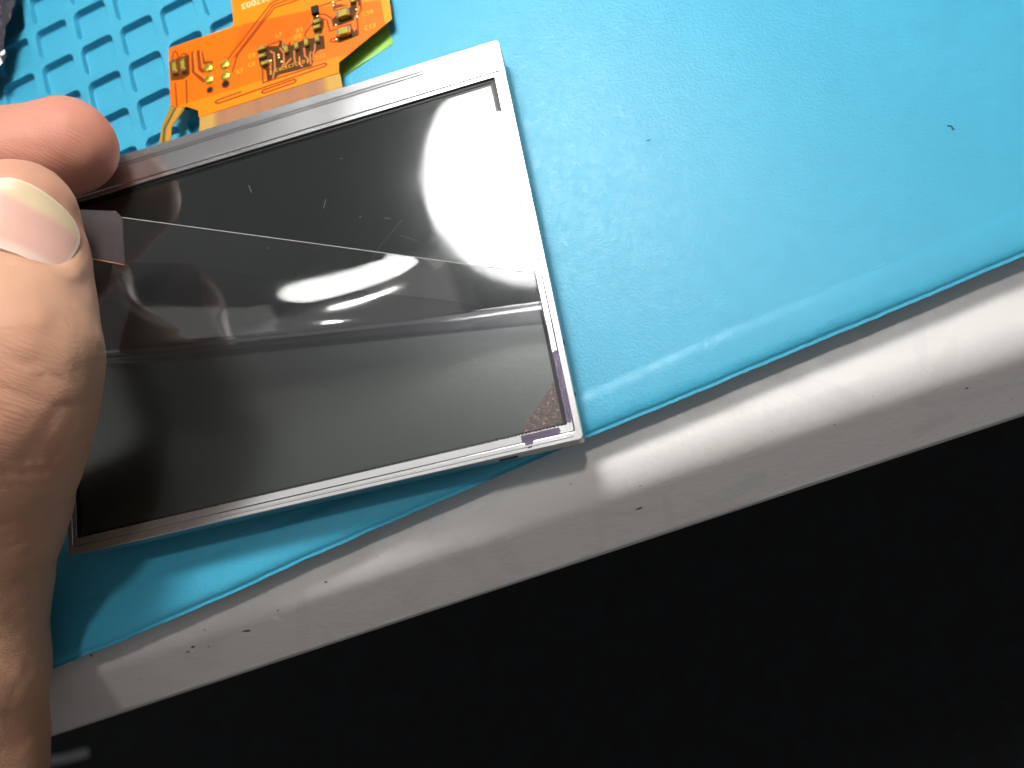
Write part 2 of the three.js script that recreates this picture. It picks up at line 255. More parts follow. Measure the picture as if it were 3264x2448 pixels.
  const U0 = 18, V0 = -41, SC = 40, cv = document.createElement('canvas'); cv.width = 44 * SC; cv.height = 40 * SC;
  const x = cv.getContext('2d'), X = (u) => (u - U0) * SC, Y = (v) => (v - V0) * SC;
  const poly = (pts, fill) => { x.fillStyle = fill; x.beginPath(); pts.forEach(([u, v], i) => (i ? x.lineTo(X(u), Y(v)) : x.moveTo(X(u), Y(v)))); x.closePath(); x.fill(); };
  const line = (pts, w, col, close) => { x.strokeStyle = col; x.lineWidth = w * SC; x.lineJoin = x.lineCap = 'round'; x.beginPath(); pts.forEach(([u, v], i) => (i ? x.lineTo(X(u), Y(v)) : x.moveTo(X(u), Y(v)))); if (close) x.closePath(); x.stroke(); };
  x.fillStyle = '#f2820a'; x.fillRect(0, 0, cv.width, cv.height);
  poly([[18, -19], [33.3, -18.97], [38.9, -18.4], [48.9, -17.3], [59.8, -14.8], [62, -14], [62, -5], [50.5, -6.9], [37.5, -6.86], [30, -6.84], [24, -7.04], [18, -7.1]], '#e66a02');
  poly([[35, -19], [48, -17.4], [46, -13.6], [38, -13.4], [33, -15]], '#dd6202'); poly([[59.2, -40], [62, -40], [62, -10], [59.4, -10.2]], '#f89420');
  const trace = '#8f3700', olive = '#4c2c02', wire = '#c4703a';
  poly([[37.15, -12.87], [38.75, -13.21], [40.88, -12.46], [41.31, -13.4], [41.77, -13.14], [42.15, -12.18], [43.03, -12.69], [43.08, -11.76], [45.14, -12.03], [45.34, -12.41], [46.97, -11.82], [47.73, -12.09], [48.96, -11.65], [48.87, -9.07], [47.77, -9.19], [47.1, -8.9], [46.26, -6.6], [44.11, -6.64], [40.43, -6.85], [39.39, -6.23], [38.26, -6.26], [38.32, -8.38], [37.31, -9.63]], olive);
  poly([[47.74, -16.47], [49.36, -14.88], [49.16, -13.3], [48.62, -12.14], [47.38, -12.58], [47.19, -14.3]], olive);
  poly([[50.83, -14.23], [51.62, -14.94], [54.08, -15.64], [55.63, -15.47], [55.1, -13.56], [54.56, -12.77], [52.1, -12.57], [50.64, -12.8]], olive);
  poly([[51.05, -11.17], [51.77, -11.4], [53.1, -11.61], [54.96, -10.64], [54.73, -9.55], [51.41, -9.27], [50.85, -9.67]], olive);
  poly([[54.25, -16.89], [55.91, -16.6], [55.75, -15.12], [54.16, -15.61]], olive); poly([[51.05, -17.37], [51.66, -17.25], [53.69, -15.99], [53.61, -15.41], [51.19, -15.7]], '#7a3e04');
  poly([[21.13, -16.13], [21.63, -16.4], [24.88, -16.44], [24.63, -12.29], [23.45, -11.82], [21.2, -12.31]], '#6a3a02'); poly([[24.3, -16.4], [24.9, -16.4], [24.7, -12.4], [24.2, -12.4]], '#5a2600');
  for (const t of [[[33.46, -5.94], [29.28, -5.73], [28.8, -5.52], [29.22, -5.07], [48.39, -5.79], [48.75, -6.04], [48.46, -6.39], [37.5, -6.31]], [[42.94, -5.15], [37.37, -4.91], [37.1, -4.58], [37.53, -4.31], [42.87, -4.53], [43.24, -4.8], [42.94, -5.15]],
    [[60, -23], [41.94, -21.48], [40.57, -21.3], [32.53, -13.74], [31.66, -12.88]], [[60, -22.4], [43.56, -20.88], [40.78, -20.76], [38.19, -17.98], [33, -13]], [[60, -21.8], [45.36, -20.21], [41.05, -20.17], [33.68, -13.33], [33.36, -12.72], [32.35, -10.33]],
    [[21.69, -16.38], [22, -17.75], [22.35, -18], [22.73, -17.5], [22.83, -16.13], [23.57, -16.9], [23.97, -16.91], [24.61, -16.39]], [[21.9, -11.63], [21.9, -7.04]], [[23.97, -11.5], [23.75, -6.99]], [[37.73, -9.51], [37.51, -6.31]],
    [[48.6, -17.57], [50.73, -17.59], [53, -17.42], [58, -18.5]], [[48.84, -15.96], [49.6, -15.69], [50.68, -14.48], [50.73, -13.47]], [[48.9, -15.04], [49.82, -14.6], [50.03, -12.13], [50.73, -12.08], [51.89, -12.3], [53.7, -12.19], [53.7, -11.2]],
    [[56.2, -20], [55.99, -16.24], [55.84, -14.49], [54.92, -12.83], [54.75, -9.74]], [[50.87, -10.45], [50.01, -10.56], [49.87, -10.12], [50.27, -9.87], [51.11, -9.67]], [[47.17, -14.57], [45.96, -13.4], [45.7, -12.7]], [[39.16, -13.25], [40.64, -13.27], [41.31, -13.4]]]) line(t, 0.3, trace);
  for (const t of [[[25.56, -16.49], [25.4, -12.74], [27.07, -10.29]], [[26.6, -16.4], [26.62, -12.9], [27.09, -12.16]], [[27.13, -15.94], [27.36, -13.81], [28.77, -13.4]]]) line(t, 0.62, trace);
  for (const t of [[[25.75, -16.4], [25.8, -12.6], [27.3, -10.9]], [[27.0, -16.2], [27.1, -13.2], [28, -12.9]], [[54.2, -12.4], [54.2, -10.8]], [[55.4, -16], [55.3, -14.3], [54.5, -13]], [[51.8, -14.98], [53.1, -14.9], [54.08, -15.64]], [[51.58, -15.96], [54.02, -15.86]], [[51.88, -16.96], [54.1, -16.44]], [[49.2, -15.4], [50.2, -14.5], [50.4, -12.5]]]) line(t, 0.3, '#d0742c');
  for (const t of [[[41.15, -11.91], [41.68, -10.81], [41.53, -8.79], [41.15, -8.21]], [[42.8, -9.24], [42, -8.63], [41.61, -8.05]], [[43.51, -10.52], [43.42, -8.31]], [[44.3, -8.99], [44.23, -7.67], [44.56, -7.11]], [[45.27, -10.44], [45.26, -8.92], [45.66, -8.24], [45.56, -7.47]], [[46.35, -9.34], [46.12, -8.79], [46.07, -7.03]], [[47.22, -10.56], [47.09, -9.52], [46.7, -8.94], [46.78, -8.29]], [[48.15, -9.06], [48.11, -8.09]], [[39.43, -11.88], [40.02, -11.31], [39.86, -8.3], [39.3, -6.6]], [[41.74, -12.88], [41.7, -11.8], [42.1, -11.66]], [[42.7, -12.72], [42.51, -11.69]], [[38.9, -9], [39.3, -10.2], [39, -7.5]]]) line(t, 0.3, wire);
  // printed characters: a number seen upside down and small part marks
  const text = (s, u, v, h, ang, col) => { x.save(); x.translate(X(u), Y(v)); x.rotate(ang); x.font = `bold ${h * SC}px sans-serif`; x.textAlign = 'center'; x.textBaseline = 'middle'; x.fillStyle = col; x.fillText(s, 0, 0); x.restore(); };
  text('017003', 37.9, -22.55, 1.65, Math.PI, '#ffca94');
  for (const [s, u, v] of [['C13', 56.85, -10.55], ['C10', 56.81, -13.33], ['C2', 57.36, -15.9], ['L7', 41.19, -14.54], ['R1', 44.91, -14.21], ['C9', 36.07, -12.2], ['C8', 35.9, -10.53], ['X7', 33.63, -9.96], ['D3', 44.44, -13.1]]) text(s, u, v, 1.15, 0, '#ff9c2a');
  x.save(); x.globalAlpha = 1; [['2', 39.07, -7.77], ['C4', 40.4, -7.9], ['C5', 41.5, -7.9], ['C7', 42.7, -7.9], ['C6', 43.9, -7.9], ['D', 44.9, -7.9], ['1', 45.7, -7.9], ['C1', 46.9, -8], ['C2', 48.2, -7.9]].forEach(([s, u, v]) => text(s, u, v, 0.95, 0, '#c98f2c')); x.restore();
  for (const [u, v, r] of [[28.08, -8.16, 0.72], [30.98, -8.3, 0.85]]) { x.fillStyle = '#b35204'; x.beginPath(); x.arc(X(u), Y(v), r * SC, 0, 7); x.fill(); }
  const fmap = new THREE.CanvasTexture(cv); fmap.colorSpace = THREE.SRGBColorSpace; fmap.wrapS = fmap.wrapT = THREE.ClampToEdgeWrapping;
  const flexUV = (g) => { const p = g.attributes.position, uv = g.attributes.uv; for (let i = 0; i < p.count; i++) { const u = (p.getX(i) + PANEL.w / 2 + 1.42) / 1.0163, v = (p.getZ(i) + PANEL.h / 2 + 1.445) / 1.0163; uv.setXY(i, (u - U0) / 44, 1 - (v - V0) / 40); } return g; };
  const flexMat = std({ map: fmap, roughness: 0.34, specularIntensity: 0.45, bumpMap: fmap, bumpScale: 0.00001 });
  const flex = obj('flexible_circuit', flexUV(plate(fm(body), [], FZ - 0.14, FZ, 0.03, 1)), flexMat, panel);
  tag(flex, 'orange flexible printed circuit with gold solder and dark traces');
  const tailMap = tex(256, (u, v) => { const k = 0.86 + 0.14 * tileNoise(u * 40, 1, 40, 81), m = clamp((Math.abs(u - 0.5) - 0.36) / 0.05, 0, 1); return [lerp(0.36, 0.5, m) * k, lerp(0.17, 0.30, m) * k, lerp(0.085, 0.07, m) * k]; }, false, 8);
  const tail = grid(40, 10, (a, b) => { const f = F(lerp(25.67, 50.57, a), lerp(-4.4, -3.7, 0.5) - 0.2, FZ - 0.16), e = L(lerp(25.25, 50.85, a), 0.25, -1.6), t = smoothstep(b, 0, 1); return V3(lerp(f.x, e.x, b), lerp(f.y, e.y, t), lerp(f.z, e.z, b)); }, (a) => [a, 0.5]);
  tag(obj('flex_tail', tail, std({ map: tailMap, roughness: 0.4 }), panel), 'translucent brown tail of the flexible circuit entering the frame');
  const ribL = [[20.73, -7.8], [18.76, -4.12], [17.99, -0.6], [17.95, 0.6]], ribR = [[20.15, 0.6], [20.16, -0.32], [20.57, -3.39], [23.72, -6.9], [23.6, -7.8]];
  const ribMap = (c) => std({ color: rgb(...c), roughness: 0.35 });
  const ribbon = obj('ribbon_cable', plate(fm([...ribL, ...ribR]), [], FZ - 0.28, FZ - 0.16, 0.02, 1), ribMap([0.34, 0.2, 0.02]), panel);
  tag(ribbon, 'narrow olive and gold ribbon cable bending down to the frame');
  obj('conductor', plate(fm([[22.2, -7.4], [19.75, -3.7], [19.2, -0.4], [19.2, 0.5], [20.0, 0.5], [20.0, -0.3], [20.35, -3.5], [23.4, -7.1]]), [], FZ - 0.16, FZ - 0.12), ribMap([0.5, 0.24, 0.02]), ribbon);
  obj('conductor', plate(fm([[21.6, -7.3], [19.1, -3.7], [18.55, -0.4], [18.55, 0.5], [18.95, 0.5], [18.95, -0.3], [19.5, -3.6], [22.0, -7.3]]), [], FZ - 0.16, FZ - 0.12), ribMap([0.09, 0.075, 0.012]), ribbon);
  // solder, capacitors and chips
  const gold = std({ color: rgb(0.72, 0.55, 0.06), metalness: 0.75, roughness: 0.24 }), solder = std({ color: rgb(0.78, 0.66, 0.32), metalness: 1, roughness: 0.2 }), ceramic = std({ color: rgb(0.36, 0.27, 0.02), roughness: 0.35, metalness: 0.2 });
  for (const [u, v] of [[28.24, -12.41], [28.19, -10.19], [31.26, -12.08], [31.19, -9.87]]) { const g = new THREE.SphereGeometry(1, 24, 10, 0, 7, 0, Math.PI / 2).scale(0.98, 0.42, 0.98).translate(...F(u, v, FZ + 0.005).toArray()); obj('solder_pad', g, gold, flex); }
  for (const [u, v, r] of [[28.08, -8.16, 0.5], [30.98, -8.3, 0.62]]) obj('hole', new THREE.CylinderGeometry(r, r, 0.03, 20).translate(...F(u, v, FZ + 0.02).toArray()), M.black, flex);
  const cap = (u, v, w, d, h, along) => {                              // a ceramic capacitor with a bright cap at either end
    const c = obj('capacitor', along ? box(...F(u, v, FZ + h / 2).toArray(), w * 0.7, h, d, 0.06) : box(...F(u, v, FZ + h / 2).toArray(), w, h, d * 0.7, 0.06), ceramic, flex);
    for (const s of [-1, 1]) obj('end_cap', along ? box(...F(u + s * w * 0.4, v, FZ + h / 2).toArray(), w * 0.2, h + 0.06, d + 0.06, 0.07) : box(...F(u, v + s * d * 0.4, FZ + h / 2).toArray(), w + 0.06, h + 0.06, d * 0.2, 0.07), solder, c);
  };
  cap(52.99, -14.04, 2.3, 1.25, 1.0, true); cap(52.6, -10.6, 2.3, 1.25, 1.0, true); cap(54.85, -16.2, 1.1, 0.6, 0.55, true);
  for (const [u, v] of [[38.04, -11.19], [38.2, -12.65], [38.45, -9.63], [48.04, -13.35], [48.18, -14.45]]) cap(u, v, 1.5, 0.62, 0.6, true);
  for (const [u, v] of [[42.35, -11.02], [44.2, -11.05], [45.95, -11.11], [47.86, -11.23]]) cap(u, v, 0.68, 1.5, 0.6, false);
  for (const [u, v] of [[22.3, -14.3], [23.85, -14.2]]) cap(u, v, 0.75, 2.4, 0.7, false);
  obj('chip', box(...F(48.15, -16.8, FZ + 0.3).toArray(), 1.25, 0.6, 1.5, 0.06), M.black, flex); 
  for (const [u, v] of [[48.33, -15.75], [51.32, -17.4], [51.29, -16.83], [40.81, -10.67], [40.75, -10.14], [41.17, -9.19], [39.31, -10.02], [50.95, -10.1], [55.1, -14.6], [55.0, -13.2], [51.2, -12.9]]) obj('solder_joint', new THREE.SphereGeometry(1, 14, 8, 0, 7, 0, Math.PI / 2).scale(0.28, 0.18, 0.28).translate(...F(u, v, FZ + 0.005).toArray()), solder, flex);
}

// ---------------------------------------------------------------- protective film, stuck to the upper screen and folded back
{
  const film = thing('protective_film', 'clear protective film peeled off the lower screen and folded back over itself', 'film');
  panelPose(film);
  const scratchTex = tex(512, (u, v) => 0.10 + 0.25 * Math.max(0, tileNoise(u * 9, v * 9, 9, 91) - 0.45) + 0.1 * tileNoise(u * 90, v * 90, 90, 92));
  const clear = (o) => std({ color: rgb(0.93, 0.93, 0.94), transmission: 1, thickness: 0, ior: 1.58, roughness: 0.09, side: THREE.DoubleSide, ...o });
  const FOOT = [86.92, 88.56, 110.23], lift = ([u, v], z) => L(u + (FOOT[0] - u) * z / FOOT[2], v + (FOOT[1] - v) * z / FOOT[2], z);
  const crest = lut([[5, 34.2], [16.25, 35.7], [26.2, 37.1], [43.1, 39.7], [57.1, 41.8], [75, 43.8]]), foldv = lut([[5, 35.0], [16.1, 38.0], [35.6, 40.9], [56.7, 44.2], [75, 47]]);
  const contact = lut([[1.5, 33.5], [16, 36.2], [35.6, 39.4], [56.7, 42.6], [75, 44.8]]);
  const section = (t) => {
    const u = lerp(5.2, 75, t), e = [lerp(11.6, 75, t), lerp(11.57, 39.3, t)], zc = 4.92 + 6.98 * (1 - smoothstep(t, 0.361, 0.957)), rise = -2.59 + 6.29 * smoothstep(t, 0.376, 1.007), bow = 2.523 - 2.869 * t;
    const q = (b) => lift([lerp(u, e[0], b), lerp(crest(u), e[1], b)], zc + rise * b + 4 * bow * b * (1 - b));
    return new THREE.CatmullRomCurve3([L(u, contact(u) - 1.4, -0.4), L(u, contact(u), -0.3), lift([u, lerp(contact(u), foldv(u), 0.75)], zc * 0.12), lift([u, foldv(u)], zc * 0.42), lift([u, lerp(crest(u), foldv(u), 0.45)], zc * 0.8), ...[0, 0.14, 0.28, 0.42, 0.56, 0.7, 0.85, 1].map(q)], false, 'centripetal');
  };
  const cols = 72, secs = []; for (let i = 0; i <= cols; i++) secs.push(section(i / cols).getPoints(96));
  const fold = 40, part = (j0, j1) => grid(cols, j1 - j0, (a, b) => secs[Math.round(a * cols)][j0 + Math.round(b * (j1 - j0))].clone(), (a, b) => [a * 70, b * 36]);
  obj('folded_flap', part(fold, 96), clear({ roughnessMap: per(scratchTex, 45), roughness: 0.44, color: rgb(0.85, 0.84, 0.86) }), film);
  tag(obj('bend', part(0, fold), clear({ roughnessMap: per(scratchTex, 45), roughness: 0.3, color: rgb(0.83, 0.82, 0.84) }), film), 'tight bend where the film folds over');
  // cut edges of the film, which catch the light
  const rimMat = std({ color: rgb(0.5, 0.48, 0.48), roughness: 0.4 });
  obj('cut_edge', tube(secs.map((q) => q[96]), 0.05, 90, 5), rimMat, film);
  obj('cut_edge', tube(secs[cols].slice(14).filter((_, i) => i % 3 === 0), 0.05, 40, 5), rimMat, film);
  // the part still stuck down
  const stuck = new THREE.Shape(); const w2 = (u, v) => new THREE.Vector2(u - PANEL.w / 2, -(v - PANEL.h / 2));
  const pts = [[1.6, 7.4], [74.2, 7.4], [74.25, 12], [75.0, 12.1], [75.0, 44.6 - 1.2]]; for (let u = 72; u >= 1.6; u -= 4) pts.push([u, contact(u) - 1.2]);
  pts.forEach(([u, v], i) => (i ? stuck.lineTo(...w2(u, v).toArray()) : stuck.moveTo(...w2(u, v).toArray())));
  obj('stuck_area', new THREE.ShapeGeometry(stuck).rotateX(-Math.PI / 2).translate(0, PANEL.t - 0.4, 0), clear({ ior: 1.8, roughness: 0.28, roughnessMap: per(scratchTex, 55), bumpMap: per(soft, 60), bumpScale: 0.00001 }), film);
  // pull tab at the free corner
  const tabPts = [[-4, 5.6], [3.3, 7.6], [10.4, 10.0], [11.5, 11.6], [11.5, 20], [3.4, 16.2], [-4, 13.4]].map((p) => lift(p, 9.8));
  const tabG = new THREE.BufferGeometry(), tp = [], ti = []; for (const dz of [0, -0.12]) for (const p of tabPts) tp.push(p.x, p.y + dz, p.z); const n = tabPts.length;
  const fan = [[0, 1, 6], [1, 5, 6], [1, 2, 5], [2, 3, 4], [2, 4, 5]]; for (const [p, q, r] of fan) { ti.push(p, r, q); ti.push(p + n, q + n, r + n); } for (let i = 0; i < n; i++) { const j = (i + 1) % n; ti.push(i, j, i + n, j, j + n, i + n); }
  tabG.setAttribute('position', new THREE.Float32BufferAttribute(tp, 3)); tabG.setAttribute('uv', new THREE.Float32BufferAttribute(tp.filter((_, i) => i % 3 !== 1), 2)); tabG.setIndex(ti);
  tag(obj('pull_tab', toCreasedNormals(tabG, 0.5), std({ color: rgb(0.66, 0.6, 0.62), transmission: 0.95, thickness: 0, roughness: 0.42, roughnessMap: per(soft, 12), ior: 1.5 }), film), 'greyish pull tab of the film pinched under the thumb');
  obj('tab_edge', tube([lift([3.4, 16.25], 9.8), lift([7.4, 18.1], 9.8), lift([11.5, 20.05], 9.8)], 0.07, 8, 5), std({ color: rgb(0.6, 0.2, 0.1), roughness: 0.4 }), film);
  // scratches on the stuck area
  const scr = std({ color: rgb(0.12, 0.125, 0.122), roughness: 0.6 });
  const s = (u0, v0, u1, v1, w0 = 0.07, w = w0 * 0.55) => { const a = L(u0, v0, -0.385), b = L(u1, v1, -0.385), len = a.distanceTo(b); return new THREE.BoxGeometry(len, 0.02, w).rotateY(-Math.atan2(b.z - a.z, b.x - a.x)).translate((a.x + b.x) / 2, a.y, (a.z + b.z) / 2); };
  const px = (list) => list.map((a) => s(...a));
  for (const g of px([[33.6, 12.2, 33.9, 13.6, 0.22], [45.3, 19.8, 45.9, 18.4, 0.16], [56.4, 27.6, 58.9, 29.3, 0.06], [51.6, 30.6, 53.4, 28.4, 0.04], [53.4, 28.4, 57.3, 25.3, 0.04], [61.4, 20.5, 61.6, 23.6, 0.05], [54.5, 24.2, 55.5, 24.6, 0.1], [50.7, 23, 51.1, 22.9, 0.16], [49, 12.2, 49.5, 12.3, 0.1], [35.4, 23.9, 35.9, 23.7, 0.12]])) obj('scratch', g, scr, film);
}

// ---------------------------------------------------------------- green tape, crumpled bag, lint
{
  const g = grid(24, 12, (a, b) => { const x = lerp(lerp(44, 45, b), lerp(57.4, 57.1, b), a), z = lerp(lerp(30.0, 32.4, a), lerp(38.5, 36.4, a), b); return V3(x, 0.12 + 0.05 * Math.sin(a * 9 + b * 4) + (Math.abs(b - 0.35) < 0.05 ? 0.12 : 0), z); });
  tag(obj('green_tape', g, std({ color: rgb(0.3, 0.62, 0.09), roughness: 0.35, transmission: 0.2, thickness: 0 })), 'small light green tape piece lying on the mat beside the orange circuit', 'tape');
}
{
  const bag = grid(110, 110, (a, b) => {
    const z = lerp(-40, 9.5, b), edge = lut([[-40, -2], [-11, -5.6], [-3.4, -7.6], [1.4, -9.9], [5.6, -10.9], [9.5, -14]])(z), x = lerp(-60, edge, a), n = (k, s) => noise3(x * k, z * k, 4, s);
    const ridge = Math.abs(n(0.16, 1) - 0.5) * 9 + Math.abs(n(0.4, 2) - 0.5) * 3.5, y = lerp(ridge + 1.5, 2.6 + 2 * n(0.3, 3), smoothstep(a, 0.86, 1)) + 1.1 * Math.abs(n(0.5, 8) - 0.5);
    return V3(x + 0.4 * (n(0.35, 6) - 0.5) * a, y, z + 1.5 * (n(0.22, 7) - 0.5));
  });
  tag(obj('plastic_bag', bag, std({ color: rgb(0.035, 0.032, 0.045), roughness: 0.12, clearcoat: 1, clearcoatRoughness: 0.05, side: THREE.DoubleSide })), 'crumpled dark glossy plastic bag at the left edge of the mat beside the pockets', 'bag');
}
{
  const dark = std({ color: rgb(0.02, 0.02, 0.025), roughness: 0.9 });
  const lint = (label, pts, r) => tag(obj('lint', tube(pts.map((p) => V3(...p)), r, 16, 5), dark), label, 'lint');
  lint('tiny dark lint speck on the smooth mat right of the panel', [[87.9, 0.08, 71.8], [88.1, 0.16, 72.0], [88.35, 0.08, 71.9]], 0.05);
  lint('dark curled lint hair at the far right of the mat', [[125.0, 0.08, 88.2], [125.4, 0.22, 88.6], [125.3, 0.1, 89.0], [125.6, 0.1, 89.0]], 0.065);
}

// ---------------------------------------------------------------- a scrap on the floor
{
  const [x0, z0, x1, z1] = [-658, 53, -594, 61], d = V3(x1 - x0, 0, z1 - z0), len = d.length(), nrm = V3(-d.z, 0, d.x).normalize();
  const g = grid(30, 6, (a, b) => V3(x0 + d.x * a + nrm.x * (b - 0.5) * 9, -718.4 + 1.6 * Math.sin(a * 5) ** 2 + 0.8 * (b - 0.5) ** 2, z0 + d.z * a + nrm.z * (b - 0.5) * 9 + 1.5 * Math.sin(a * 3)));
  tag(obj('paper_scrap', g, std({ color: rgb(0.14, 0.145, 0.15), roughness: 0.6, side: THREE.DoubleSide })), 'short pale scrap strip lying on the dark floor beside the wrist', 'scrap');
}

// ---------------------------------------------------------------- the hand
{
  // chains of [x, y, z, radius] in mm; each finger is its own chain, joined to the palm
  const thumb = [[2.9, 25.5, 58.3, 8.2], [1.3, 25.5, 66.3, 9.0], [1.5, 27.0, 73.4, 9.5], [2.2, 29.5, 81.0, 10.2], [-0.1, 28.5, 86.5, 9.7], [-4.5, 25.5, 89.9, 9.3], [-12.9, 19.5, 94.2, 9.5], [-22.9, 14.5, 102.1, 10.4], [-29.6, 12.5, 110.9, 12.8], [-38.7, 9.0, 121.7, 15.8], [-62, 1, 142, 19]];
  const index = [[5.4, 14.6, 40.2, 7.5], [-4, 17.3, 41.0, 7.9], [-13, 20.5, 42.6, 8.0], [-21, 24, 44.5, 8.4], [-40, 32, 54, 9.2], [-58, 33, 78, 10.5]];
  const middle = [[-22, 12, 26, 7.6], [-30, 16, 28, 8.2], [-46, 27, 34, 8.6], [-58, 32, 48, 9.4], [-66, 31, 78, 10.5]];
  const ring = [[-34, 10, 18, 7.2], [-42, 15, 22, 7.8], [-58, 25, 32, 8.2], [-68, 29, 48, 9], [-74, 28, 80, 10]];
  const little = [[-50, 9, 18, 6], [-57, 13, 23, 6.6], [-70, 21, 36, 7], [-77, 24, 52, 7.8], [-80, 24, 84, 9]];
  const palm = [[-58, 31, 78, 10.5], [-64, 24, 104, 14], [-66, 14, 128, 18], [-70, 8, 150, 21]], palm2 = [[-74, 28, 80, 10], [-76, 21, 106, 13], [-72, 12, 132, 18]];
  const arm = [[-60, 10, 140, 22], [-68, 4, 165, 25], [-80, -4, 205, 30], [-100, -18, 270, 36]];
  const chains = [thumb, index, middle, ring, little, palm, palm2, arm].map((c) => {
    const len = [0]; for (let i = 1; i < c.length; i++) len.push(len[i - 1] + Math.hypot(c[i][0] - c[i - 1][0], c[i][1] - c[i - 1][1], c[i][2] - c[i - 1][2]));
    return { c, len };
  });
  const best = { d: 0, s: 0, chain: 0, ax: 0, ay: 0, az: 0, px: 0, py: 0, pz: 0 };
  const smin = (a, b, k) => { const h = Math.max(k - Math.abs(a - b), 0) / k; return Math.min(a, b) - h * h * k * 0.25; };
  function chainD(ch, x, y, z, info) {
    let d = 1e9, near = 1e9;
    for (let i = 0; i + 1 < ch.c.length; i++) {
      const [ax, ay, az, ra] = ch.c[i], [bx, by, bz, rb] = ch.c[i + 1], ux = bx - ax, uy = by - ay, uz = bz - az, wx = x - ax, wy = y - ay, wz = z - az;
      const t = clamp((ux * wx + uy * wy + uz * wz) / (ux * ux + uy * uy + uz * uz), 0, 1), ex = wx - t * ux, ey = wy - t * uy, ez = wz - t * uz, q = Math.sqrt(ex * ex + ey * ey + ez * ez) - (ra + (rb - ra) * t);
      d = i ? smin(d, q, 3) : q;
      if (info && q < near) { near = q; info.s = ch.len[i] + t * (ch.len[i + 1] - ch.len[i]); info.ax = ux; info.ay = uy; info.az = uz; info.px = ex; info.py = ey; info.pz = ez; }
    }
    return d;
  }
  // nail frame on the thumb's last bone: a towards the tip, n out of the nail, b across
  const tip = V3(...thumb[0].slice(0, 3)), j1 = V3(...thumb[2].slice(0, 3)), na = tip.clone().sub(j1).normalize();
  const toCam = V3(73.1, 115.2, 137.3).sub(tip).normalize().addScaledVector(V3(0.92, -0.24, 0.32), 0.28), nn = toCam.addScaledVector(na, -toCam.dot(na)).normalize(), nb = na.clone().cross(nn).normalize();
  { const k = 0.42, s0 = na.clone(); na.multiplyScalar(Math.cos(k)).addScaledVector(nb, Math.sin(k)); nb.multiplyScalar(Math.cos(k)).addScaledVector(s0, -Math.sin(k)); }   // the nail sits a little turned on the thumb
  const nailC = tip.clone().addScaledVector(na, -6.1).addScaledVector(nb, 1.7);
  const NL = 5.9, NW = 6.7;
  function nailXY(x, y, z) { const wx = x - nailC.x, wy = y - nailC.y, wz = z - nailC.z; return [wx * na.x + wy * na.y + wz * na.z, wx * nb.x + wy * nb.y + wz * nb.z, wx * nn.x + wy * nn.y + wz * nn.z]; }
  const nailR = (s, t) => Math.pow(Math.pow(Math.abs(s / NL), 3.8) + Math.pow(Math.abs(t / NW), 3.8), 1 / 3.8);
  function plain(x, y, z) {
    const dt = chainD(chains[0], x, y, z), di = chainD(chains[1], x, y, z), dm = chainD(chains[2], x, y, z), dr = chainD(chains[3], x, y, z), dl = chainD(chains[4], x, y, z);
    const dp = smin(smin(chainD(chains[5], x, y, z), chainD(chains[6], x, y, z), 12), chainD(chains[7], x, y, z), 10);
    const fingers = smin(smin(smin(di, dm, 1.0), dr, 1.0), dl, 1.0);
    return smin(smin(fingers, dp, 6), dt, x < -22 ? 8 : 0.9);
  }
  const info = {};
  function field(x, y, z) {
    let d = plain(x, y, z);
    if (Math.abs(d) > 2.5) return d;
    // nail bed and fold
    const [s, t, h] = nailXY(x, y, z);
    if (h > 1 && Math.abs(s) < 12 && Math.abs(t) < 11) {
      const r = nailR(s, t), k = smoothstep(h, 1, 3.5);
      d += k * 0.62 * (1 - smoothstep(r, 0.88, 1.05));
      d -= k * 0.3 * Math.exp(-(((r - 1.22) / 0.15) ** 2)) * (1 - 0.8 * smoothstep(s, -1, 4));
    }
    // creases over the thumb joint, soft unevenness everywhere
    if (x > -40 && z > 44) {
      chainD(chains[0], x, y, z, info);
      const around = info.px * nb.x + info.py * nb.y + info.pz * nb.z, up = info.py;
      for (const [s0, w, A] of [[23.5, 0.55, 0.11], [26.2, 0.5, 0.15], [28.6, 0.6, 0.21], [31.5, 0.55, 0.2], [34, 0.6, 0.15], [38.5, 0.7, 0.125], [42.5, 0.6, 0.15], [14, 0.5, 0.06]]) { const wob = 1.6 * (noise3(around * 0.28, s0, 1) - 0.5) + 0.1 * around; d += A * Math.exp(-(((info.s - s0 - wob) / w) ** 2)) * smoothstep(up, -4, 5) * smoothstep(noise3(around * 0.35, s0 * 3, 5), 0.15, 0.5); }
    }
    d += 0.5 * (noise3(x * 0.16, y * 0.16, z * 0.16, 3) - 0.5) + 0.16 * (noise3(x * 0.6, y * 0.6, z * 0.6, 4) - 0.5);
    return d;
  }
